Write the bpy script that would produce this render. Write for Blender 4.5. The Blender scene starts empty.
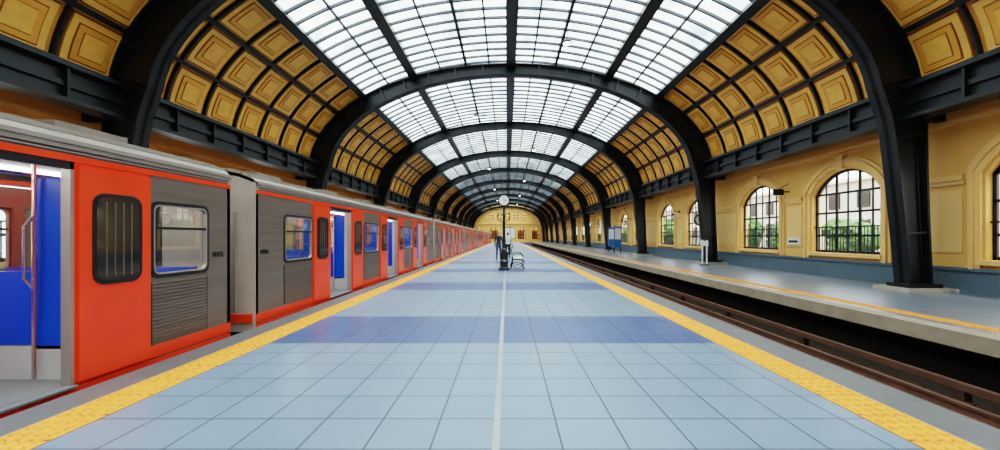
import bpy, math, random, bmesh
from mathutils import Vector, Matrix
random.seed(4)
R=math.radians
# ------------------------------------------------------------------ materials
def mat(name,col,rough=0.5,metal=0.0,var=0.12,scale=3.0,bump=0.0,bscale=20,emis=None,estr=0,spec=0.5,stretch=None):
    m=bpy.data.materials.new(name); m.use_nodes=True
    nt=m.node_tree; b=nt.nodes['Principled BSDF']
    b.inputs['Roughness'].default_value=rough; b.inputs['Metallic'].default_value=metal
    b.inputs['Specular IOR Level'].default_value=spec
    geo=nt.nodes.new('ShaderNodeNewGeometry')
    vec=geo.outputs['Position']
    if stretch:
        mp=nt.nodes.new('ShaderNodeMapping'); mp.inputs['Scale'].default_value=stretch
        nt.links.new(vec,mp.inputs['Vector']); vec=mp.outputs['Vector']
    n=nt.nodes.new('ShaderNodeTexNoise'); n.inputs['Scale'].default_value=scale; n.inputs['Detail'].default_value=5
    nt.links.new(vec,n.inputs['Vector'])
    mx=nt.nodes.new('ShaderNodeMix'); mx.data_type='RGBA'
    mx.inputs[6].default_value=tuple(c*(1-var) for c in col)+(1,)
    mx.inputs[7].default_value=tuple(min(1,c*(1+var)) for c in col)+(1,)
    nt.links.new(n.outputs['Fac'],mx.inputs[0]); nt.links.new(mx.outputs[2],b.inputs['Base Color'])
    if bump:
        n2=nt.nodes.new('ShaderNodeTexNoise'); n2.inputs['Scale'].default_value=bscale
        nt.links.new(vec,n2.inputs['Vector'])
        bp=nt.nodes.new('ShaderNodeBump'); bp.inputs['Strength'].default_value=bump; bp.inputs['Distance'].default_value=0.02
        nt.links.new(n2.outputs['Fac'],bp.inputs['Height']); nt.links.new(bp.outputs['Normal'],b.inputs['Normal'])
    if emis:
        b.inputs['Emission Color'].default_value=emis+(1,); b.inputs['Emission Strength'].default_value=estr
    return m
def tile_mat(name,c1,c2,band,size,mortar,rough=0.28,bands=True,x0=-0.07,y0=0.0):
    m=bpy.data.materials.new(name); m.use_nodes=True
    nt=m.node_tree; L=nt.links; b=nt.nodes['Principled BSDF']
    geo=nt.nodes.new('ShaderNodeNewGeometry')
    mp=nt.nodes.new('ShaderNodeMapping'); mp.inputs['Location'].default_value=(-x0+size*100,-y0+size*100,0)
    L.new(geo.outputs['Position'],mp.inputs['Vector'])
    br=nt.nodes.new('ShaderNodeTexBrick'); br.offset=0.0; br.offset_frequency=1; br.squash=1.0
    br.inputs['Scale'].default_value=1.0; br.inputs['Brick Width'].default_value=size; br.inputs['Row Height'].default_value=size
    br.inputs['Mortar Size'].default_value=mortar; br.inputs['Mortar Smooth'].default_value=0.1
    br.inputs['Color1'].default_value=c1+(1,); br.inputs['Color2'].default_value=c2+(1,)
    br.inputs['Mortar'].default_value=tuple(c*0.22 for c in c1)+(1,)
    L.new(mp.outputs['Vector'],br.inputs['Vector'])
    col=br.outputs['Color']
    if bands:
        sp=nt.nodes.new('ShaderNodeSeparateXYZ'); L.new(geo.outputs['Position'],sp.inputs[0])
        a=nt.nodes.new('ShaderNodeMath'); a.operation='ADD'; L.new(sp.outputs['Y'],a.inputs[0])
        d=nt.nodes.new('ShaderNodeMath'); d.operation='MODULO'; d.inputs[1].default_value=5.28; L.new(a.outputs[0],d.inputs[0])
        a.inputs[1].default_value=5.28*20
        l=nt.nodes.new('ShaderNodeMath'); l.operation='LESS_THAN'; l.inputs[1].default_value=1.76; L.new(d.outputs[0],l.inputs[0])
        mx=nt.nodes.new('ShaderNodeMix'); mx.data_type='RGBA'; mx.blend_type='MULTIPLY'
        L.new(l.outputs[0],mx.inputs[0]); L.new(col,mx.inputs[6]); mx.inputs[7].default_value=band+(1,)
        col=mx.outputs[2]
    n=nt.nodes.new('ShaderNodeTexNoise'); n.inputs['Scale'].default_value=0.7; n.inputs['Detail'].default_value=3
    L.new(geo.outputs['Position'],n.inputs['Vector'])
    cr=nt.nodes.new('ShaderNodeMapRange'); cr.inputs[3].default_value=0.90; cr.inputs[4].default_value=1.10
    L.new(n.outputs['Fac'],cr.inputs[0])
    mm=nt.nodes.new('ShaderNodeMix'); mm.data_type='RGBA'; mm.blend_type='MULTIPLY'; mm.inputs[0].default_value=1
    L.new(col,mm.inputs[6]); L.new(cr.outputs[0],mm.inputs[7]); L.new(mm.outputs[2],b.inputs['Base Color'])
    b.inputs['Roughness'].default_value=rough
    b.inputs['Specular IOR Level'].default_value=0.4
    bp=nt.nodes.new('ShaderNodeBump'); bp.inputs['Strength'].default_value=0.4; bp.inputs['Distance'].default_value=0.004; bp.invert=True
    L.new(br.outputs['Fac'],bp.inputs['Height']); L.new(bp.outputs['Normal'],b.inputs['Normal'])
    return m
def glass_mat(name,tint,fac_gloss=0.12,rough=0.02):
    m=bpy.data.materials.new(name); m.use_nodes=True; nt=m.node_tree; nt.nodes.clear()
    o=nt.nodes.new('ShaderNodeOutputMaterial'); mx=nt.nodes.new('ShaderNodeMixShader'); mx.inputs[0].default_value=fac_gloss
    t=nt.nodes.new('ShaderNodeBsdfTransparent'); t.inputs[0].default_value=tint+(1,)
    g=nt.nodes.new('ShaderNodeBsdfGlossy'); g.inputs['Roughness'].default_value=rough
    nt.links.new(t.outputs[0],mx.inputs[1]); nt.links.new(g.outputs[0],mx.inputs[2]); nt.links.new(mx.outputs[0],o.inputs[0])
    return m
def skyglass():
    m=bpy.data.materials.new('frosted_roof_glass'); m.use_nodes=True; nt=m.node_tree; nt.nodes.clear()
    o=nt.nodes.new('ShaderNodeOutputMaterial'); mx=nt.nodes.new('ShaderNodeMixShader'); mx.inputs[0].default_value=0.45
    t=nt.nodes.new('ShaderNodeBsdfTransparent'); g=nt.nodes.new('ShaderNodeBsdfTranslucent')
    geo=nt.nodes.new('ShaderNodeNewGeometry'); n=nt.nodes.new('ShaderNodeTexNoise'); n.inputs['Scale'].default_value=0.9; n.inputs['Detail'].default_value=6
    nt.links.new(geo.outputs['Position'],n.inputs['Vector'])
    r=nt.nodes.new('ShaderNodeMix'); r.data_type='RGBA'; r.inputs[6].default_value=(0.19,0.26,0.29,1); r.inputs[7].default_value=(0.60,0.66,0.67,1)
    mr=nt.nodes.new('ShaderNodeMapRange'); mr.inputs[1].default_value=.3; mr.inputs[2].default_value=.62
    nt.links.new(n.outputs['Fac'],mr.inputs[0]); nt.links.new(mr.outputs[0],r.inputs[0]); nt.links.new(r.outputs[2],t.inputs[0]); nt.links.new(r.outputs[2],g.inputs[0])
    nt.links.new(t.outputs[0],mx.inputs[1]); nt.links.new(g.outputs[0],mx.inputs[2]); nt.links.new(mx.outputs[0],o.inputs[0])
    return m
IRON=mat('painted_iron',(0.012,0.017,0.020),0.42,0.0,0.25,4)
OCHRE=mat('ochre_plaster',(0.76,0.45,0.135),0.75,0,0.12,1.6,0.15,30)
OCHRE2=mat('pale_ochre_moulding',(0.82,0.54,0.21),0.65,0,0.08,2)
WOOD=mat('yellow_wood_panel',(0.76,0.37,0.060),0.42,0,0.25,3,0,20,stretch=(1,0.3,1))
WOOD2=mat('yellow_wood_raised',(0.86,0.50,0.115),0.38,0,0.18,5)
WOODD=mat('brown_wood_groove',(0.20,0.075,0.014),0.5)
DADO=mat('blue_grey_dado',(0.10,0.15,0.185),0.5,0,0.12,2)
TILE=tile_mat('blue_floor_tiles',(0.175,0.245,0.325),(0.155,0.225,0.300),(0.38,0.45,0.74),0.44,0.0065,0.30)
TILE2=tile_mat('grey_floor_tiles',(0.20,0.235,0.27),(0.18,0.215,0.25),(1,1,1),0.5,0.0065,0.28,False)
YEL=mat('yellow_tactile',(0.80,0.32,0.045),0.55,0,0.2,8)
YELD=mat('tactile_joint',(0.26,0.10,0.02),0.7)
EDGE=mat('granite_edge',(0.11,0.115,0.12),0.5,0,0.25,8,0.1)
LINE=mat('pale_stone_line',(0.32,0.33,0.31),0.45,0,0.2,5)
CONC=mat('concrete_face',(0.34,0.29,0.22),0.8,0,0.3,3,0.3)
DCONC=mat('dark_concrete',(0.035,0.030,0.027),0.95,0,0.4,2,0.4,spec=.1)
BALL=mat('ballast',(0.070,0.052,0.040),0.95,0,0.7,25,1.0,30,spec=.1)
RAIL=mat('rail_steel',(0.26,0.15,0.11),0.4,0.5,0.3,5)
SLEEP=mat('sleeper_wood',(0.085,0.055,0.038),0.9,spec=.2)
STEEL=mat('brushed_train_steel',(0.170,0.145,0.127),0.34,0.3,0.3,2,0,20,stretch=(1,0.3,6))
STEELL=mat('pale_aluminium',(0.34,0.31,0.28),0.4,0.4,0.15,4)
ENDM=mat('train_end_paint',(0.42,0.36,0.32),0.5,0.0,0.2,3)  # paler version of the side steel, lightened to offset shade between cars
ROOFM=mat('train_roof_grey',(0.23,0.20,0.175),0.55,0.2,0.3,3)
RED=mat('red_train_paint',(0.84,0.065,0.020),0.25,0,0.18,2)
BLUE=mat('blue_partition',(0.0,0.08,0.62),0.3,0,0.06,2)
BLACK=mat('black_rubber',(0.012,0.012,0.014),0.45)
DGLASS=mat('dark_door_glass',(0.03,0.028,0.028),0.06,0,0.3,2,spec=1.0)
GLASS=glass_mat('clear_glass',(0.93,0.97,0.97))
GLASST=glass_mat('train_window_glass',(0.85,0.92,0.89),0.22)
SKYG=skyglass()
BARM=mat('glazing_bar',(0.06,0.07,0.08),0.5)
INT=mat('train_interior_cream',(0.48,0.50,0.49),0.5)
INTF=mat('train_floor_grey',(0.15,0.16,0.165),0.5)
FILLTUBE=mat('train_light_diffuser',(0.9,0.9,0.9),0.5,emis=(1,0.97,0.9),estr=11)  # glowing strips added to brighten the car interior
LAMP=mat('lamp_diffuser',(0.9,0.9,0.85),0.5,emis=(1,0.95,0.8),estr=12)
WHITE=mat('white_enamel',(0.75,0.75,0.73),0.4,0,0.03)
STONE=mat('column_footing_stone',(0.42,0.40,0.34),0.7,0,0.15,6)
CHROME=mat('chrome_pole',(0.6,0.6,0.6),0.2,0.9)
GREEN=mat('foliage_green',(0.05,0.11,0.03),0.8,0,0.5,4,0.8,8)
FACADE=mat('pale_building',(0.50,0.49,0.45),0.8)
ASPH=mat('asphalt',(0.2,0.2,0.2),0.9,0,0.2,3)
BENCHW=mat('cream_bench_slats',(0.60,0.56,0.46),0.5)
SIGNB=mat('blue_sign',(0.03,0.16,0.40),0.4)
SKIN=mat('skin',(0.55,0.30,0.20),0.5,0,0.05)
HAIR=mat('dark_hair',(0.03,0.02,0.015),0.6)
SHOE=mat('dark_shoes',(0.02,0.02,0.02),0.5)

# ------------------------------------------------------------------ mesh builder
class MB:
    def __init__(s): s.v=[];s.f=[];s.m=[];s.mats=[]
    def mi(s,m):
        if m not in s.mats: s.mats.append(m)
        return s.mats.index(m)
    def add(s,vs,fs,m):
        o=len(s.v); s.v+=[tuple(v) for v in vs]; k=s.mi(m)
        for f in fs: s.f.append([o+i for i in f]); s.m.append(k)
    def box(s,x0,x1,y0,y1,z0,z1,m):
        if x0>x1:x0,x1=x1,x0
        if y0>y1:y0,y1=y1,y0
        if z0>z1:z0,z1=z1,z0
        vs=[(x0,y0,z0),(x1,y0,z0),(x1,y1,z0),(x0,y1,z0),(x0,y0,z1),(x1,y0,z1),(x1,y1,z1),(x0,y1,z1)]
        s.add(vs,[(0,3,2,1),(4,5,6,7),(0,1,5,4),(1,2,6,5),(2,3,7,6),(3,0,4,7)],m)
    def prism(s,pts,vec,m):
        n=len(pts); vec=Vector(vec); a=[Vector(p) for p in pts]; b=[p+vec for p in a]
        fs=[tuple(range(n)),tuple(range(2*n-1,n-1,-1))]
        for i in range(n): j=(i+1)%n; fs.append((i,j,n+j,n+i))
        s.add(a+b,fs,m)
    def band(s,A,B,vec,m,closed=False):
        n=len(A); vec=Vector(vec)
        A=[Vector(p) for p in A];B=[Vector(p) for p in B]
        vs=A+B+[p+vec for p in A]+[p+vec for p in B]; fs=[]
        r=range(n) if closed else range(n-1)
        for i in r:
            j=(i+1)%n
            fs+=[(i,j,n+j,n+i),(2*n+i,3*n+i,3*n+j,2*n+j),(i,2*n+i,2*n+j,j),(n+i,n+j,3*n+j,3*n+i)]
        if not closed: fs+=[(0,n,3*n,2*n),(n-1,3*n-1,4*n-1,2*n-1)]
        s.add(vs,fs,m)
    def lathe(s,prof,cx,cy,m,seg=16,z0=0):
        vs=[];fs=[];n=len(prof)
        for r,z in prof:
            for k in range(seg):
                a=2*math.pi*k/seg; vs.append((cx+r*math.cos(a),cy+r*math.sin(a),z0+z))
        for i in range(n-1):
            for k in range(seg):
                j=(k+1)%seg; fs.append((i*seg+k,i*seg+j,(i+1)*seg+j,(i+1)*seg+k))
        fs.append(tuple(range(seg-1,-1,-1))); fs.append(tuple((n-1)*seg+k for k in range(seg)))
        s.add(vs,fs,m)
    def disc(s,c,axis,r,t,m,seg=24):
        ax=Vector(axis).normalized(); u=ax.orthogonal().normalized(); w=ax.cross(u)
        pts=[Vector(c)+u*r*math.cos(2*math.pi*k/seg)+w*r*math.sin(2*math.pi*k/seg)-ax*t/2 for k in range(seg)]
        s.prism(pts,ax*t,m)
    def tube(s,pts,r,m,seg=8):
        for p,q in zip(pts[:-1],pts[1:]):
            p=Vector(p);q=Vector(q); s.disc((p+q)/2,q-p,r,(q-p).length,m,seg)
    def obj(s,name,smooth=False,parent=None):
        me=bpy.data.meshes.new(name); me.from_pydata(s.v,[],s.f)
        for m in s.mats: me.materials.append(m)
        me.polygons.foreach_set('material_index',s.m)
        me.update()
        bm=bmesh.new(); bm.from_mesh(me); bmesh.ops.recalc_face_normals(bm,faces=bm.faces); bm.to_mesh(me); bm.free()
        o=bpy.data.objects.new(name,me); bpy.context.scene.collection.objects.link(o)
        if parent: o.parent=parent
        return o

S=10.44; CX=0.2; CZ=4.9; YN=-S; YF=11*S
XL=-11.0; XR=11.35; ZT=-.95
# ------------------------------------------------------------------ platforms
def studs(b,x0,x1,y0,y1,z):
    nx=4; y=y0
    while y<y1:
        for i in range(nx):
            x=x0+(i+.5)*(x1-x0)/nx
            vs=[];r1=0.034;r2=0.022
            for r,h in ((r1,0),(r2,0.016)):
                for k in range(6): vs.append((x+r*math.cos(k*math.pi/3),y+r*math.sin(k*math.pi/3),z+h))
            b.add(vs,[(6,7,8,9,10,11)]+[(k,(k+1)%6,6+(k+1)%6,6+k) for k in range(6)],YEL)
        y+=0.1
PY=YF-6
b=MB()
b.box(-3.55,3.16,YN,PY,-0.12,0,TILE)
b.box(-3.9,-3.55,YN,PY,-0.2,0,EDGE); b.box(3.16,3.58,YN,PY,-0.2,0,EDGE)
b.box(-3.75,3.43,YN,PY,ZT,-0.12,DCONC)
b.box(-0.1,-0.05,YN,PY,0,0.002,LINE)
for x0,x1 in ((-3.53,-3.14),(2.76,3.14)):
    y=YN
    b.box(x0-.01,x1+.01,YN,PY-.4,0,.001,YELD)
    while y<PY-0.4:
        b.box(x0,x1,y,y+0.374,0,0.004,YEL); y+=0.4
    studs(b,x0+.01,x1-.01,1.42,24,0.004)
b.obj('platform')
b=MB()
b.box(6.7,XR-.12,YN,PY,-0.12,0,TILE2); b.box(6.66,7.0,YN,PY,-0.24,0.003,CONC); b.box(7.15,XR-.12,YN,PY,ZT,-0.12,DCONC)
b.box(7.2,7.48,YN,PY,0,0.003,YEL); studs(b,7.21,7.47,3,20,0.003)
b.obj('platform')
b=MB()
b.box(XL+.12,-7.1,YN,PY,-0.12,0,TILE2); b.box(-7.3,-7.05,YN,PY,-0.26,0.003,CONC); b.box(XL+.12,-7.2,YN,PY,ZT,-0.12,DCONC)
b.box(-7.85,-7.5,YN,PY,0,0.003,YEL)
b.obj('platform')
b=MB(); b.box(XL,XR,PY,YF,ZT,0,TILE2); b.box(XL-.3,XR+.3,YN-.3,YF,ZT-.2,ZT,BALL); b.obj('floor')
for cx in (-5.45,5.15):
    b=MB()
    for sx in (-.7175,.7175):
        b.box(cx+sx-.07,cx+sx+.07,YN,PY,ZT+.06,ZT+.08,RAIL); b.box(cx+sx-.012,cx+sx+.012,YN,PY,ZT+.08,ZT+.17,RAIL); b.box(cx+sx-.035,cx+sx+.035,YN,PY,ZT+.17,ZT+.21,RAIL)
    y=YN+.3
    while y<PY-.3:
        b.box(cx-1.25,cx+1.25,y,y+.24,ZT,ZT+.06,SLEEP); y+=.65
    b.box(cx+1.20,cx+1.30,YN,PY,ZT+.2,ZT+.30,RAIL)
    y=YN+1
    while y<PY: b.box(cx+1.2,cx+1.32,y,y+.15,ZT,ZT+.2,SLEEP); y+=3
    b.obj('railway_track')
# ------------------------------------------------------------------ walls
def arch_z(u,z0,rise,hw):
    Rr=(hw*hw+rise*rise)/(2*rise); return z0-(Rr-rise)+math.sqrt(max(0,Rr*Rr-u*u))
def wall(b,mp,a0,a1,z0,z1,ops,t,m,N=12):
    vec=Vector(mp(0,0,t))-Vector(mp(0,0,0)); cur=a0
    for c,hw,zb,zs,ri in sorted(ops):
        b.prism([mp(cur,z0,0),mp(c-hw,z0,0),mp(c-hw,z1,0),mp(cur,z1,0)],vec,m)
        if zb>z0: b.prism([mp(c-hw,z0,0),mp(c+hw,z0,0),mp(c+hw,zb,0),mp(c-hw,zb,0)],vec,m)
        us=[-hw+2*hw*i/N for i in range(N+1)]
        b.band([mp(c+u,arch_z(u,zs,ri,hw),0) for u in us],[mp(c+u,z1,0) for u in us],vec,m)
        cur=c+hw
    b.prism([mp(cur,z0,0),mp(a1,z0,0),mp(a1,z1,0),mp(cur,z1,0)],vec,m)
def archpath(c,hw,zb,zs,ri,off,N=16):
    pts=[(0,zb)]
    for i in range(N+1):
        u=-hw+2*hw*i/N; z=arch_z(u,zs,ri,hw)
        Rr=(hw*hw+ri*ri)/(2*ri); zc=zs-(Rr-ri); k=(Rr+off)/Rr
        pts.append((c+u*k, zc+(z-zc)*k))
    pts[0]=(pts[1][0],zb); pts.append((pts[-1][0],zb))
    return pts
cents=[]
for k in range(-1,11):
    if k==0: cents+=[3.4,8.1]
    else: cents+=[S*k+3.08,S*k+7.6]
HW,ZB,ZS,RI=1.38,0.85,2.90,0.80
ops=[(c,HW,ZB,ZS,RI) for c in cents]
def mouldings(b,mp,cs):
    for c in cs:
        for off0,off1,dd in ((0.06,0.20,-0.07),(0.20,0.30,-0.12),(0.30,0.40,-0.05)):
            A=[mp(a,z,0) for a,z in archpath(c,HW,0.62,ZS,RI,off0)]; B=[mp(a,z,0) for a,z in archpath(c,HW,0.62,ZS,RI,off1)]
            b.band(A,B,Vector(mp(0,0,dd))-Vector(mp(0,0,0)),OCHRE2)
        b.prism([mp(c-HW-.1,ZB-.12,0),mp(c+HW+.1,ZB-.12,0),mp(c+HW+.1,ZB,0),mp(c-HW-.1,ZB,0)],Vector(mp(0,0,-.12))-Vector(mp(0,0,0)),OCHRE2)
        zt=ZS+RI
        b.prism([mp(c-.12,zt-.02,0),mp(c+.12,zt-.02,0),mp(c+.18,zt+.44,0),mp(c-.18,zt+.44,0)],Vector(mp(0,0,-.17))-Vector(mp(0,0,0)),OCHRE2)
def longbox(b,mp,a0,a1,z0,z1,d,m):
    b.prism([mp(a0,z0,0),mp(a1,z0,0),mp(a1,z1,0),mp(a0,z1,0)],Vector(mp(0,0,d))-Vector(mp(0,0,0)),m)
for side,X,sg in (('right',XR,1),('left',XL,-1)):
    mp=lambda a,z,d,X=X,sg=sg:(X+sg*d,a,z)
    b=MB(); wall(b,mp,YN,YF,0.0,5.3,ops,0.35,OCHRE); mouldings(b,mp,cents)
    cc=sorted(cents); 
    for p,q in zip(cc[:-1],cc[1:]):
        a0,a1=p+HW+.42,q-HW-.42
        if a1>a0:
            longbox(b,mp,a0,a1,2.82,2.95,-.09,OCHRE2); longbox(b,mp,a0,a1,2.72,2.82,-.05,OCHRE2)
            longbox(b,mp,a0+.05,a1-.05,1.0,2.6,-.03,OCHRE2)
    longbox(b,mp,YN,YF,4.26,4.36,-.08,OCHRE2)
    b.obj('wall_'+side)
    b=MB()
    longbox(b,mp,YN,YF,0,0.56,-.06,DADO); longbox(b,mp,YN,YF,0.56,0.64,-.11,DADO)
    b.obj('baseboard_'+side)
    b=MB()
    x0,x1=(CX+sg*10.3,X+sg*.35)
    b.box(x0,x1,YN,YF,5.3,5.42,WOOD2); b.obj('trim_1' if sg>0 else 'trim_2')
n=0
for side,X,sg in (('right',XR,1),('left',XL,-1)):
    for c in cents:
        n+=1; b=MB(); x=X+sg*.16
        A=[(x,a,z) for a,z in archpath(c,HW,ZB,ZS,RI,0)]; B=[(x,a,z) for a,z in archpath(c,HW-.001,ZB,ZS,RI,-.09)]
        b.band(A,B,(sg*.06,0,0),IRON); b.box(x,x+sg*.06,c-HW,c+HW,ZB,ZB+.09,IRON)
        for z in (1.45,2.25,2.92): b.box(x,x+sg*.05,c-HW,c+HW,z-.035,z+.035,IRON)
        for i in range(1,6):
            u=-HW+2*HW*i/6; w=.045 if i in(2,4) else .024
            b.box(x+.005,x+sg*.04,c+u-w,c+u+w,ZB,arch_z(u,ZS,RI,HW)-.03,IRON)
        for i in range(1,24):
            u=-HW+2*HW*i/24; b.box(x-sg*.05,x-sg*.03,c+u-.011,c+u+.011,ZB,1.75,IRON)
        b.box(x-sg*.055,x-sg*.025,c-HW,c+HW,1.73,1.77,IRON)
        us=[-HW+2*HW*i/10 for i in range(11)]
        b.add([(x+sg*.03,c+u,arch_z(u,ZS,RI,HW)) for u in us]+[(x+sg*.03,c+HW,ZB),(x+sg*.03,c-HW,ZB)],[tuple(range(13))],GLASS)
        b.obj('window_%d'%n)
mpf=lambda a,z,d:(a,YF+d,z)
b=MB()
lo=[(CX+q,1.25,0.0 if abs(q)<4 else .8,3.2,1.2) for q in (-8.2,-4.1,0,4.1,8.2)]
wall(b,mpf,XL,XR,0,5.3,lo,.4,OCHRE)
up=[(CX+q,.75,6.2,7.2+(.9 if q==0 else 0.4),.74) for q in (-4.8,-2.4,0,2.4,4.8)]
wall(b,mpf,XL,XR,5.3,11.2,up,.4,OCHRE)
longbox(b,mpf,XL,XR,5.1,5.5,-.25,OCHRE2)
for c,hw,zb,zs,ri in lo+up:
    b.band([mpf(a,z,0) for a,z in archpath(c,hw,zb,zs,ri,.02)],[mpf(a,z,0) for a,z in archpath(c,hw,zb,zs,ri,.3)],(0,-.1,0),OCHRE2)
b.obj('wall_far')
for c,hw,zb,zs,ri in lo+up:
    n+=1; b=MB(); y=YF+.2
    b.band([(a,y,z) for a,z in archpath(c,hw,zb,zs,ri,0)],[(a,y,z) for a,z in archpath(c,hw-.001,zb,zs,ri,-.12)],(0,.06,0),IRON)
    for z in (zb+.05,(zb+zs)/2,zs): b.box(c-hw,c+hw,y,y+.05,z-.1,z+.1,IRON)
    for u in (-hw*.4,hw*.4): b.box(c+u-.1,c+u+.1,y,y+.05,zb,zs+ri*.9,IRON)
    us=[-hw+2*hw*i/10 for i in range(11)]
    b.add([(c+u,y+.03,arch_z(u,zs,ri,hw)) for u in us]+[(c+hw,y+.03,zb),(c-hw,y+.03,zb)],[tuple(range(13))],GLASS)
    b.obj('window_%d'%n)
b=MB(); b.box(XL,XR,YF+9,YF+9.4,0,11,OCHRE2); b.box(XL-.3,XL,YF+.4,YF+9.4,0,11,OCHRE2); b.box(XR,XR+.3,YF+.4,YF+9.4,0,11,OCHRE2); b.box(XL,XR,YF+.4,YF+9,-.3,0,TILE2)  # shell added behind the far windows to cut the outside brightness
b.box(XL,XR,YF+.4,YF+6,10.8,11,WOOD)  # partial roof, left open so sky light reaches the added back wall
for q in (-8.2,-4.1,0,4.1,8.2): b.box(CX+q-.9,CX+q+.9,YF+8.9,YF+9.0,0.1,3.2,WOODD)
b.obj('wall_concourse')
b=MB(); b.box(XL-.35,XR+.35,YN-.4,YN-.01,-1.15,11.2,OCHRE); b.obj('wall_near')
# ------------------------------------------------------------------ roof
AR,BR=10.5,5.75
def E(t,a=AR,bb=BR): return (CX+a*math.cos(t),CZ+bb*math.sin(t))
def nrm(t,a=AR,bb=BR):
    v=Vector((math.cos(t)/a,math.sin(t)/bb)); v.normalize(); return v
def tx(x): return math.acos(x/AR)
rows=[R(3.5),R(18),R(31),tx(7.7)]
NB=7
b=MB()
def EP(t,d,y):
    x,z=E(t); q=nrm(t); return (x-q.x*d,y,z-q.y*d)
def slab(b,t0,t1,y0,y1,d0,d1,m,N=4):
    ts=[t0+(t1-t0)*i/N for i in range(N+1)]
    b.band([EP(t,d0,y0) for t in ts],[EP(t,d1,y0) for t in ts],(0,y1-y0,0),m)
def side_t(t,sg): return t if sg>0 else math.pi-t
for sg in (1,-1):
    ts=[side_t(R(0)+(rows[3]-0)*i/16,sg) for i in range(17)]
    b.band([EP(t,0,YN) for t in ts],[EP(t,-.12,YN) for t in ts],(0,YF-YN,0),WOOD)
    for k in range(-1,11):
        for j in range(NB):
            y0=S*k+S*j/NB; y1=S*k+S*(j+1)/NB
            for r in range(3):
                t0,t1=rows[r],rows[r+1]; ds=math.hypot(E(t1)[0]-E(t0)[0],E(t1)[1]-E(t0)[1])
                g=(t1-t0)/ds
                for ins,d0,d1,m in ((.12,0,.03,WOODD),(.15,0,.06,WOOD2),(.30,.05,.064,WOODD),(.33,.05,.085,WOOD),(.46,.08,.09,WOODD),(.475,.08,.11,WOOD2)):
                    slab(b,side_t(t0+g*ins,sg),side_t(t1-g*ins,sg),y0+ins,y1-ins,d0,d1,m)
b.obj('ceiling')
b=MB(); tg0,tg1=tx(7.7),math.pi-tx(7.7)
N=36
ts=[tg0+(tg1-tg0)*i/N for i in range(N+1)]
vs=[EP(t,-.02,YN) for t in ts]+[EP(t,-.02,YF) for t in ts]
b.add(vs,[(i,i+1,N+2+i,N+1+i) for i in range(N)],SKYG)
b.obj('skylight')
b=MB()
NBAR=15
for k in range(-1,11):
    for j in range(NBAR):
        y=S*k+S*j/NBAR+.05
        b.band([EP(t,.0,y-.04) for t in ts],[EP(t,.10,y-.04) for t in ts],(0,.08,0),BARM)
for x in (1.15,3.7,6.4,-1.15,-3.7,-6.4):
    t=tx(x); px,pz=E(t); b.box(px-.035,px+.035,YN,YF,pz-.09,pz-.01,BARM)
b.obj('skylight_glazing_bars')
b=MB()
def purlin(x,w,h):
    t=tx(x); px,pz=E(t); q=nrm(t); u=Vector((q.y,-q.x))
    c=[Vector((px,pz))+u*w/2+q*.05,Vector((px,pz))-u*w/2+q*.05,Vector((px,pz))-u*w/2-q*h,Vector((px,pz))+u*w/2-q*h]
    b.prism([(p.x,YN,p.y) for p in c],(0,YF-YN,0),IRON)
purlin(0,.16,.42); 
t=math.pi/2; b.box(CX-.24,CX+.24,YN,YF,CZ+BR-.47,CZ+BR-.42,IRON); b.box(CX-.2,CX+.2,YN,YF,CZ+BR-.03,CZ+BR+.1,IRON)
for s_ in(1,-1):
    purlin(2.35*s_,.12,.20); purlin(5.1*s_,.42,.36); purlin(7.7*s_,.32,.30)
    for r in (1,2): purlin(AR*math.cos(rows[r])*s_,.13,.17)
    for k in range(-1,11):
        for j in range(NB):
            y=S*k+S*j/NB
            if j: slab(b,side_t(rows[0],s_),side_t(rows[3],s_),y-.028,y+.028,0,.11,IRON,12)
    xb=CX+s_*10.2; X=lambda d:xb+s_*d
    b.box(X(-.06),X(.06),YN,YF,4.45,5.25,IRON)
    for z0,z1 in((4.40,4.50),(5.2,5.32)): b.box(X(-.26),X(.26),YN,YF,z0,z1,IRON)
    b.box(X(-.14),X(-.06),YN,YF,4.78,4.9,IRON)
    y=YN
    while y<YF: b.box(X(-.2),X(-.06),y-.03,y+.03,4.5,5.2,IRON); y+=S/NB
b.obj('roof_girders')
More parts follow.
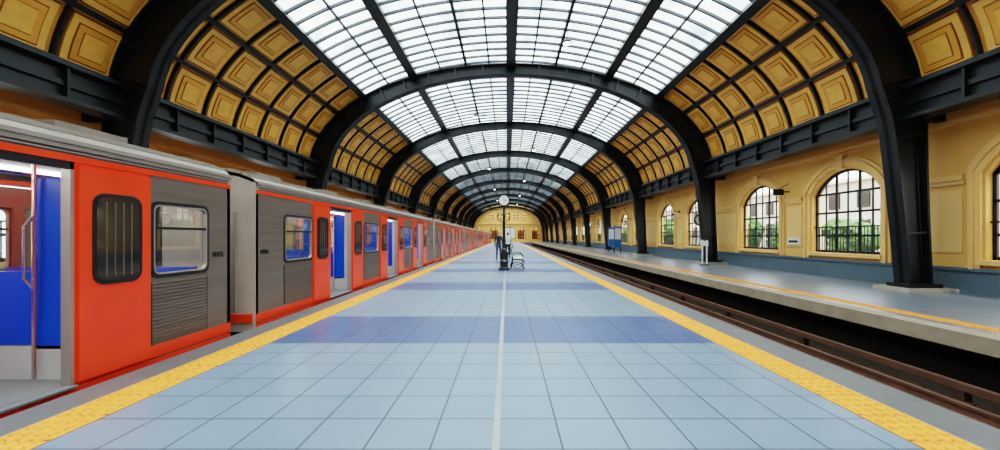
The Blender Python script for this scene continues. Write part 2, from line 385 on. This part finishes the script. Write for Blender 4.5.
for k in range(0,12):
    y=S*k
    if k==11: y-=.4
    cl=[]
    for z,d in ((0.12,.56),(1.5,.62),(3.0,.72),(4.0,.82),(4.6,.95)):
        cl.append((10.42-.32*z/4.6,z,d))
    NN=40; a,bb=9.93,5.22
    t0=R(6)
    for i in range(NN+1):
        t=t0+(math.pi-2*t0)*i/NN
        s=abs(math.cos(t)); d=.56+.50*s**2.2
        cl.append((a*math.cos(t), CZ+bb*math.sin(t), d))
    cl+= [(-x,z,d) for x,z,d in cl[:5]][::-1]
    inn=[];out=[]
    for i,(x,z,d) in enumerate(cl):
        p=cl[max(i-1,0)];q=cl[min(i+1,len(cl)-1)]
        tv=Vector((q[0]-p[0],q[1]-p[1])).normalized(); nv=Vector((tv.y,-tv.x))
        c=Vector((x+CX,z)); out.append(c+nv*d/2); inn.append(c-nv*d/2)
    def lerp(A,B,f): return [p*(1-f)+q*f for p,q in zip(A,B)]
    T=lambda L,yy:[(p.x,yy,p.y) for p in L]
    b=MB()
    b.band(T(inn,y-.06),T(out,y-.06),(0,.12,0),IRON)
    def fl(A,B,th,w):
        C=[p+(q-p).normalized()*th for p,q in zip(A,B)]
        b.band(T(A,y-w/2),T(C,y-w/2),(0,w,0),IRON)
    fl(inn,out,.06,.46); fl(out,inn,.06,.46)
    fl(lerp(inn,out,.16),out,.05,.2); fl(lerp(out,inn,.16),inn,.05,.2)
    for i in range(1,len(cl)-1,2):
        p,q=inn[i],out[i]; tv=Vector((-(q-p).y,(q-p).x)).normalized()*.03
        b.prism([((p-tv).x,y-.2,(p-tv).y),((p+tv).x,y-.2,(p+tv).y),((q+tv).x,y-.2,(q+tv).y),((q-tv).x,y-.2,(q-tv).y)],(0,.4,0),IRON)
    for s_ in(1,-1):
        xc=CX+s_*10.42
        b.box(xc-.42,xc+.42,y-.32,y+.32,.10,.2,IRON)
        b.box(xc-.62,xc+.62,y-.5,y+.5,0,.1,STONE)
        b.box(CX+s_*10.3,(XR if s_>0 else XL),y-.1,y+.1,4.4,4.75,IRON)
        x1=CX+s_*10.0; x2=(XR if s_>0 else XL)
        b.box(x1,x2,y-.16,y+.16,5.1,5.3,IRON)
    b.obj('roof_arch')
for k in range(1,10):
    for x in (-2.35,2.35):
        if (k+(x>0))%2: continue
        px,pz=E(tx(x)); yy=S*k+6.5; b=MB()
        b.tube([(px,yy,pz-.15),(px,yy,pz-.75)],.02,IRON); b.lathe([(.06,.18),(.2,.0),(.2,-.06)],px,yy,IRON,14,pz-.85); b.lathe([(.17,-.07),(.12,-.1)],px,yy,LAMP,14,pz-.85)
        b.obj('ceiling_lamp')
# ------------------------------------------------------------------ train
XS=-4.1; XO=-6.8
def rr(c0,c1,z0,z1,r,N=5):
    pts=[]
    for cy,cz,a0 in ((c1-r,z1-r,0),(c0+r,z1-r,90),(c0+r,z0+r,180),(c1-r,z0+r,270)):
        for i in range(N+1):
            a=R(a0+90*i/N); pts.append((cy+r*math.cos(a),cz+r*math.sin(a)))
    return pts
def side(b,X,sg,y0,segs,closed):
    xi=X-sg*.06; y=y0
    L=sum(l for _,l in segs)
    y1=y0+L
    P=lambda *a:b.box(*a)
    def fr(c0,c1,z0,z1,r,w,proud,m=BLACK):
        A=[(X-sg*.03,a,z) for a,z in rr(c0,c1,z0,z1,r)]; B=[(X-sg*.03,a,z) for a,z in rr(c0+w,c1-w,z0+w,z1-w,max(.01,r-w*.5))]
        b.band(A,B,(sg*(.03+proud),0,0),m,closed=True)
    P(xi,X+sg*.008,y0,y1,2.11,2.17,RED); P(xi,X,y0,y1,2.17,2.28,STEEL); P(xi-sg*.02,X+sg*.03,y0,y1,2.27,2.31,STEELL)
    P(X,X+sg*.012,y0,y1,2.19,2.205,STEELL)
    P(xi,X+sg*.01,y0,y1,-.16,-.02,RED)
    for tp,l in segs:
        e=y+l
        if tp in'GE':
            P(xi,X,y,e,-.02,2.11,STEEL); P(X,X+sg*.008,y,e,.0,.14,RED)
        if tp=='W':
            P(xi,X,y,e,-.02,.94,STEEL); P(xi,X,y,e,1.8,2.11,STEEL); P(xi,X,y,y+.04,.94,1.8,STEEL); P(xi,X,e-.04,e,.94,1.8,STEEL)
            P(X,X+sg*.008,y,e,.0,.14,RED)
            fr(y+.01,e-.01,.92,1.82,.1,.04,.012)
            fr(y+.05,e-.05,.96,1.78,.08,.016,.016,STEELL)
            P(X-sg*.03,X+sg*.012,y+.05,e-.05,1.49,1.52,BLACK)
            b.add([(X-sg*.03,y+.03,.95),(X-sg*.03,e-.03,.95),(X-sg*.03,e-.03,1.79),(X-sg*.03,y+.03,1.79)],[(0,1,2,3)],GLASST)
            for k in range(17):
                z=.18+k*.042
                P(X,X+sg*.014,y+.03,e-.03,z,z+.022,STEEL)
            P(X,X+sg*.006,y+.02,y+.03,.16,.88,BLACK); P(X,X+sg*.006,e-.03,e-.02,.16,.88,BLACK)
        if tp=='L' or (tp=='O' and closed):
            if closed:
                P(xi,X,y,e,-.02,.95,RED);P(xi,X,y,e,1.8,2.11,RED)
                nn=1 if tp=='L' else 2
                for q in range(nn):
                    a=y+l*q/nn; c=y+l*(q+1)/nn
                    P(xi,X,a,a+.1,.95,1.8,RED); P(xi,X,c-.1,c,.95,1.8,RED)
                    fr(a+.08,c-.08,.93,1.82,.1,.04,.01)
            else:
                P(xi,X,y,e,-.02,2.11,RED)
                P(X,X+sg*.035,y+.015,e-.015,.02,2.08,RED)
                m_=.13
                pts=[(X+sg*.036,a,z) for a,z in rr(y+m_,e-m_,.92,1.84,.12)]
                b.prism(pts,(sg*.008,0,0),BLACK)
                pts=[(X+sg*.044,a,z) for a,z in rr(y+m_+.035,e-m_-.035,.955,1.805,.09)]
                b.prism(pts,(sg*.003,0,0),DGLASS)
                for q in range(1,5):
                    a=y+m_+.04+(l-2*m_-.08)*q/5; P(X+sg*.047,X+sg*.049,a-.006,a+.006,1.0,1.76,STEEL)
        if tp=='O' and not closed:
            P(X-sg*.06,X+sg*.04,y,e,-.02,.0,INTF)
            P(xi-sg*.03,X,y,y+.035,0,2.11,STEELL); P(xi-sg*.03,X,e-.035,e,0,2.11,STEELL)
            P(xi,X,y,e,2.04,2.11,BLACK)
            for yy,dr in ((e+.14,1),(y-.16,-1)):
                w=.03
                P(-4.34,-4.2,yy,yy+w,.0,2.05,INT)
                P(-4.62,-4.34,yy,yy+w,.3,1.98,BLUE); P(-5.35,-4.62,yy,yy+w,.34,1.06,BLUE)
                P(-5.35,-4.34,yy,yy+w,.0,.33,INT)
                P(-6.6,-6.3,yy,yy+w,.3,1.98,BLUE); P(-6.3,-5.75,yy,yy+w,.34,1.06,BLUE);P(-6.6,-5.75,yy,yy+w,.0,.33,INT)
                b.add([(-5.35,yy,1.06),(-4.62,yy,1.06),(-4.62,yy,1.95),(-5.35,yy,1.95)],[(0,1,2,3)],GLASST)
                for px in (-4.6,-5.37): b.tube([(px,yy-.04*dr,.02),(px,yy-.04*dr,2.2)],.017,CHROME)
                b.tube([(-4.6,yy-.05*dr,.9),(-4.6,yy-.12*dr,1.0),(-4.6,yy-.12*dr,1.5),(-4.6,yy-.05*dr,1.6)],.013,CHROME)
        y=e
    return y1
FULL=[('G',.8),('W',1.1),('L',.8),('O',1.3),('L',.8),('G',.1),('W',1.35),('G',.1),('L',.8),('O',1.3),('L',.8),('G',.1),('W',1.35),('G',.1),('L',.8),('O',1.3),('L',.8),('W',1.1),('G',.8)]
def car(y0,segs,num):
    b=MB(); y1=y0+sum(l for _,l in segs); cx=(XS+XO)/2
    side(b,XS,1,y0,segs,False); side(b,XO,-1,y0,segs,True)
    prof=[(XS+.02,2.29),(XS-.06,2.37),(XS-.28,2.455),(XS-.70,2.535),(XS-1.35,2.59)]
    prof=prof+[(2*cx-x,z) for x,z in prof[:-1]][::-1]
    b.band([(x,y0,z) for x,z in prof],[(x,y0,z-.07) for x,z in prof],(0,y1-y0,0),ROOFM)
    for x,z in ((XS-.12,2.40),(XS-.24,2.445),(XS-.48,2.50),(XS-.72,2.54)): b.box(x-.02,x+.02,y0,y1,z-.01,z+.02,STEELL)
    yy=y0+.6
    while yy<y1-1: b.box(XS-.62,XS-.36,yy,yy+.75,2.46,2.56,ROOFM); b.box(cx-.5,cx+.5,yy,yy+1.2,2.55,2.63,ROOFM); yy+=2.6
    for ye in (y0,y1-.06):
        for a0,a1 in ((XO,cx-.4),(cx+.4,XS)): b.box(a0,a1,ye-(.004 if ye==y0 else 0),ye+.06,-.15,2.3,ENDM)
        pp=[(x,ye,z-.02) for x,z in prof]; b.prism(pp+[(XO+.02,ye,2.0),(XS-.02,ye,2.0)],(0,.06,0),ENDM)
        b.box(cx-.4,cx+.4,ye,ye+.06,-.1,2.05,BLACK)
        eo=-1 if ye==y0 else 1; yb=y0 if eo<0 else y1
        for px in (XS-.3,XO+.3): b.tube([(px,yb+eo*.05,.2),(px,yb+eo*.05,1.8)],.018,STEELL)
        b.box(XO+.05,XS-.05,yb,yb+eo*.02,0.0,.14,RED)
        b.box(cx-.45,cx+.45,yb,yb+eo*.3,.0,2.1,BLACK)
        b.box(cx-.12,cx+.12,yb,yb+eo*.28,-.5,-.3,RAIL)
        for px in (-.8,.8): b.disc((cx+px,yb+eo*.14,-.35),(0,1,0),.14,.26,IRON,14)
    b.box(XO+.07,XS-.07,y0+.06,y1-.06,-.14,0,INTF); b.box(XO+.1,XS-.1,y0+.06,y1-.06,2.24,2.27,INT)
    for px in (-.5,.5): b.box(cx+px-.07,cx+px+.07,y0+.4,y1-.4,2.19,2.24,FILLTUBE)  # added fill strips under the car ceiling
    for px in (-.75,.75): b.tube([(cx+px,y0+.3,2.02),(cx+px,y1-.3,2.02)],.016,CHROME,8)
    y=y0
    for tp,l in segs:
        if tp=='W':
            for s_,xw in ((1,XS-.1),(-1,XO+.1)):
                xa,xb=xw-s_*.95,xw
                for ys,dr in ((y+.12,1),(y+l-.12,-1)):
                    b.box(xa,xb,ys,ys+dr*.4,.40,.48,BLUE); b.box(xa,xb,ys-dr*.04,ys+dr*.03,.44,1.0,BLUE); b.box(xa+.1 if s_>0 else xa,xb,ys+dr*.05,ys+dr*.3,.0,.4,INT)
        y+=l
    b.box(XO+.25,XS-.25,y0+.1,y1-.1,-.26,-.16,IRON)
    for yb in ([y0+2.4,y1-2.4] if y1-y0>12 else [y1-2.4]):
        b.box(cx-1.0,cx+1.0,yb-1.2,yb+1.2,-.5,-.3,IRON)
        for dy in(-.95,.95):
            b.tube([(cx-.85,yb+dy,-.42),(cx+.85,yb+dy,-.42)],.07,RAIL)
            for px in(-.7175,.7175): b.disc((cx+px,yb+dy,-.42),(1,0,0),.315,.11,RAIL,24)
    o=b.obj('train_car')
    for yt in (y0+.12,y1-.36):
        cu=bpy.data.curves.new('car_number','FONT'); cu.body=num; cu.size=.11; cu.extrude=.002; cu.materials.append(BLACK)
        t=bpy.data.objects.new('car_number',cu); bpy.context.scene.collection.objects.link(t)
        t.rotation_euler=(R(90),0,R(90)); t.location=(XS+.006,yt,1.12); t.parent=o
    return y1
segs1=[('G',.3),('W',1.3),('L',.8),('O',1.3),('L',.8),('G',.1),('W',1.35),('G',.1),('L',.77),('O',1.42),('L',.79),('W',.92),('G',.42)]
L1=sum(l for _,l in segs1); car(5.92-L1,segs1,'8005')
y=6.53
for i in range(6): y=car(y,FULL,'80%02d'%(6+i))+.6
# ------------------------------------------------------------------ platform clock
ZG=.0025
b=MB(); cx,cy=-.13,17.0
b.lathe([(.24,ZG),(.24,.08),(.18,.12),(.16,.3),(.19,.36),(.12,.45),(.1,.8),(.13,.86),(.08,.92),(.06,1.3),(.055,2.3),(.09,2.36),(.05,2.42),(.045,2.66),(.1,2.72),(.06,2.75)],cx,cy,IRON,16)
zc=2.95
b.disc((cx,cy,zc),(0,1,0),.25,.16,IRON,32); b.disc((cx,cy,zc),(0,1,0),.205,.175,WHITE,32)
for s_ in(-1,1):
    b.box(cx-.008,cx+.008,cy+s_*.088,cy+s_*.093,zc,zc+.15,BLACK); b.box(cx,cx+.1,cy+s_*.088,cy+s_*.093,zc-.01,zc+.01,BLACK)
b.lathe([(.05,3.18),(.09,3.22),(.03,3.28),(.01,3.4)],cx,cy,IRON,12)
for s_ in(-1,1):
    b.tube([(cx+s_*.05,cy,2.0),(cx+s_*.22,cy,2.12),(cx+s_*.27,cy,2.3),(cx+s_*.2,cy,2.42),(cx+s_*.05,cy,2.36)],.018,IRON)
b.obj('platform_clock')
def bench(x,y,sg):
    b=MB(); Lh=1.5
    for yy in (y,y+Lh):
        b.tube([(x,yy,.88),(x+sg*.06,yy,.5),(x+sg*.04,yy,.25),(x-sg*.04,yy,.018)],.025,IRON)
        b.tube([(x+sg*.05,yy,.42),(x+sg*.5,yy,.42),(x+sg*.55,yy,.3),(x+sg*.48,yy,.15),(x+sg*.56,yy,.018)],.025,IRON)
        b.tube([(x+sg*.03,yy,.65),(x+sg*.4,yy,.66),(x+sg*.5,yy,.6),(x+sg*.5,yy,.44)],.02,IRON)
        b.tube([(x+sg*.05,yy,.12),(x+sg*.25,yy,.22),(x+sg*.5,yy,.12)],.018,IRON)
    for i in range(5): b.box(x+sg*(.07+.095*i),x+sg*(.15+.095*i),y-.06,y+Lh+.06,.44,.47,BENCHW)
    for i in range(4): b.box(x+sg*(.045-.012*i),x+sg*(.07-.012*i),y-.06,y+Lh+.06,.52+.095*i,.6+.095*i,BENCHW)
    b.obj('bench')
bench(.20,17.4,1); bench(.16,46,1); bench(.16,75,1)
b=MB(); b.lathe([(.15,ZG),(.17,.05),(.18,.65),(.2,.69),(.18,.74),(.08,.8)],-.12,17.9,IRON,16); b.obj('litter_bin')
b=MB(); b.tube([(.25,33,.01),(.25,33,2.3)],.05,IRON); b.box(-.15,.65,32.96,33.04,1.3,2.15,WHITE); b.box(-.19,.69,32.98,33.02,1.26,2.19,IRON); b.lathe([(.2,ZG),(.2,.05)],.25,33,IRON); b.obj('information_board')
b=MB()
for dx in (0,.22): b.tube([(9.72+dx,19.9,.01),(9.72+dx,19.9,1.25)],.04,WHITE,10)
b.box(9.66,10.0,19.87,19.93,.95,1.2,WHITE); b.lathe([(.22,ZG),(.22,.04)],9.83,19.9,IRON); b.obj('ticket_validator')
for yy,xx in ((34,9.4),(38,9.9)):
    b=MB(); b.box(xx-.3,xx+.3,yy-.08,yy+.08,.5,2.3,SIGNB); b.box(xx-.24,xx+.24,yy-.09,yy+.09,1.2,2.15,WHITE)
    for dx in(-.26,.26): b.tube([(xx+dx,yy,.003),(xx+dx,yy,2.4)],.035,IRON)
    b.obj('information_stand')
# wall lanterns on the piers of the right wall
for k in range(2,8):
    yy=S*k+5.34; zz=2.55; b=MB()
    b.tube([(XR-.04,yy,zz+.5),(XR-.45,yy,zz+.55),(XR-.5,yy,zz+.38)],.022,IRON); b.disc((XR-.045,yy,zz+.5),(1,0,0),.09,.03,IRON,12)
    b.lathe([(.02,.4),(.15,.28),(.16,.26)],XR-.5,yy,IRON,8,zz); b.lathe([(.13,.26),(.09,.0)],XR-.5,yy,WHITE,8,zz); b.lathe([(.1,0),(.03,-.06)],XR-.5,yy,IRON,8,zz)
    b.obj('wall_lantern')
b=MB(); yy,zz=22.3,2.35
b.box(10.6,XR,yy-.03,yy+.03,zz+.3,zz+.35,IRON); b.disc((10.75,yy,zz),(0,1,0),.32,.14,IRON,28); b.disc((10.75,yy,zz),(0,1,0),.27,.16,WHITE,28); b.box(10.73,10.77,yy-.085,yy+.085,zz,zz+.2,BLACK)
b.obj('wall_clock')
b=MB(); yy=16.1
b.tube([(XR,yy,3.22),(10.7,yy,3.22)],.03,IRON); b.box(10.72,11.12,yy-.03,yy+.03,3.08,3.32,IRON); b.tube([(XR,yy,3.55),(10.8,yy,3.25)],.015,IRON); b.obj('hanging_sign')
b=MB(); b.box(XR-.09,XR-.03,15.4,16.1,1.1,1.35,WHITE); b.box(XR-.095,XR-.088,15.5,16.0,1.18,1.27,IRON); b.obj('wall_sign')
# ------------------------------------------------------------------ people (small, by the clock)
def person(x,y,h,face,top,legs):
    P=[];ED=[];RD=[]
    def v(c,r,par=None):
        P.append(c); RD.append(r); i=len(P)-1
        if par is not None: ED.append((par,i))
        return i
    pel=v((0,0,.94),(.15,.11)); wa=v((0,0,1.10),(.13,.095),pel); ch=v((0,0,1.30),(.16,.11),wa); sh=v((0,.0,1.42),(.11,.08),ch)
    nk=v((0,.0,1.50),(.052,.052),sh); h0=v((0,-.01,1.57),(.070,.080),nk); h1=v((0,-.01,1.65),(.078,.095),h0); h2=v((0,.0,1.72),(.055,.07),h1)
    for s in(-1,1):
        a=v((s*.17,0,1.40),(.06,.06),sh); e=v((s*.23,.02,1.13),(.043,.043),a); w=v((s*.23,-.06,.88),(.028,.03),e)
        hd=v((s*.225,-.08,.81),(.022,.036),w)
        for q in range(4): f=v((s*.222,-.115+.021*q,.755),(.009,.009),hd); v((s*.212,-.12+.021*q,.70+.012*abs(q-1.5)),(.008,.008),f)
        t_=v((s*.20,-.12,.79),(.010,.010),hd); v((s*.195,-.135,.755),(.008,.008),t_)
        hp=v((s*.10,0,.86),(.095,.095),pel); k=v((s*.11,-.02,.49),(.058,.062),hp); an=v((s*.12,.02,.10),(.038,.042),k)
        v((s*.13,-.13,.035),(.04,.03),an)
    me=bpy.data.meshes.new('sk'); me.from_pydata(P,ED,[]); o=bpy.data.objects.new('sk',me); bpy.context.scene.collection.objects.link(o)
    md=o.modifiers.new('s','SKIN')
    for i,r in enumerate(RD): me.skin_vertices[0].data[i].radius=r
    me.skin_vertices[0].data[0].use_root=True
    sb=o.modifiers.new('u','SUBSURF'); sb.levels=2; sb.render_levels=2
    dg=bpy.context.evaluated_depsgraph_get(); m2=bpy.data.meshes.new_from_object(o.evaluated_get(dg))
    bpy.data.objects.remove(o)
    m2.materials.clear()
    for m in (SKIN,top,legs,SHOE,HAIR): m2.materials.append(m)
    for p in m2.polygons:
        c=p.center; p.use_smooth=True
        if c.z<.09: k=3
        elif abs(c.x)>.17 and c.z<.88: k=0
        elif c.z<.95: k=2
        elif c.z<1.475: k=1
        elif c.z>1.70 or (c.y>.02 and c.z>1.56): k=4
        else: k=0
        p.material_index=k
    zmin=min(q.co.z for q in m2.vertices); sc=h/(max(q.co.z for q in m2.vertices)-zmin)
    bm=bmesh.new(); bm.from_mesh(m2)
    def blob(c,s3,mi):
        r=bmesh.ops.create_icosphere(bm,subdivisions=2,radius=1,matrix=Matrix.Translation(c)@Matrix.Diagonal(s3+(1,)))
        for vv in r['verts']:
            for f in vv.link_faces: f.material_index=mi
    blob((0,-.105,1.615),(.012,.016,.02),0)
    for s in(-1,1): blob((s*.03,-.092,1.65),(.012,.008,.007),4); blob((s*.078,.0,1.63),(.01,.02,.03),0)
    blob((0,-.092,1.575),(.022,.008,.005),3)
    bm.transform(Matrix.Translation((x,y,ZG))@Matrix.Rotation(face,4,'Z')@Matrix.Scale(sc,4)@Matrix.Translation((0,0,-zmin)))
    bm.to_mesh(m2); bm.free()
    o=bpy.data.objects.new('person',m2); bpy.context.scene.collection.objects.link(o)
C1=mat('dark_jacket',(.03,.035,.05),.8); C2=mat('blue_jeans',(.04,.07,.14),.8); C3=mat('white_shirt',(.6,.6,.58),.8); C4=mat('black_trousers',(.02,.02,.025),.8)
person(-.50,24.0,1.72,R(20),C1,C2); person(.05,26.5,1.70,R(200),C3,C4)
# ------------------------------------------------------------------ outside
b=MB(); b.box(XR+.36,60,-30,140,-.3,-.02,ASPH); b.obj('street_ground')
b=MB(); b.box(30,36,-20,150,-.02,6.5,FACADE)
y=-18
while y<148:
    b.box(29.9,30.0,y,y+1.2,1.2,2.9,BLACK); b.box(29.9,30.0,y,y+1.2,3.9,5.4,BLACK); b.box(29.8,30,y-.1,y+1.3,1.05,1.2,WHITE); y+=3
b.box(29.6,30,-20,150,6.2,6.5,WHITE)
b.obj('neighbouring_building')
def bush(x,y,r,h):
    bm=bmesh.new()
    for i in range(9):
        a=random.random()*6.28; q=random.random()*r*.6
        mt=Matrix.Translation((x+q*math.cos(a),y+q*math.sin(a),h*(.35+.5*random.random())))@Matrix.Diagonal((r*.6,r*.6,h*.3,1))
        res=bmesh.ops.create_icosphere(bm,subdivisions=3,radius=1,matrix=mt)
        for v in res['verts']:
            c=mt.translation; v.co=c+(v.co-c)*(1+random.uniform(-.18,.18))
    bmesh.ops.create_cone(bm,cap_ends=True,segments=8,radius1=.12,radius2=.08,depth=h*.7,matrix=Matrix.Translation((x,y,h*.35)))
    me=bpy.data.meshes.new('shrub'); bm.to_mesh(me); bm.free(); me.materials.append(GREEN)
    o=bpy.data.objects.new('garden_shrub',me); bpy.context.scene.collection.objects.link(o)
for i in range(14): bush(17+random.random()*6,8+i*5+random.random()*3,1.2+random.random()*.6,1.6+random.random()*1.6)
# ------------------------------------------------------------------ light
w=bpy.data.worlds.new('World'); bpy.context.scene.world=w; w.use_nodes=True
bg=w.node_tree.nodes['Background']; bg.inputs[0].default_value=(0.97,0.98,1.0,1); bg.inputs[1].default_value=5.4
sun=bpy.data.lights.new('sun','SUN'); sun.energy=8.0; sun.angle=R(25); sun.color=(1,.93,.82)
so=bpy.data.objects.new('sun',sun); so.rotation_euler=(R(18),R(14),0); bpy.context.scene.collection.objects.link(so)
# ------------------------------------------------------------------ camera
c=bpy.data.cameras.new('camera'); c.sensor_width=36; c.lens=36*400/1000; c.shift_x=-0.007; c.shift_y=0.012; c.clip_end=500; c.clip_start=.05
co=bpy.data.objects.new('camera',c); co.location=(0,0,1.4); co.rotation_euler=(R(90),0,0); bpy.context.scene.collection.objects.link(co)
bpy.context.scene.camera=co
vs=bpy.context.scene.view_settings; vs.view_transform='Filmic'; vs.look='High Contrast'; vs.exposure=0.25
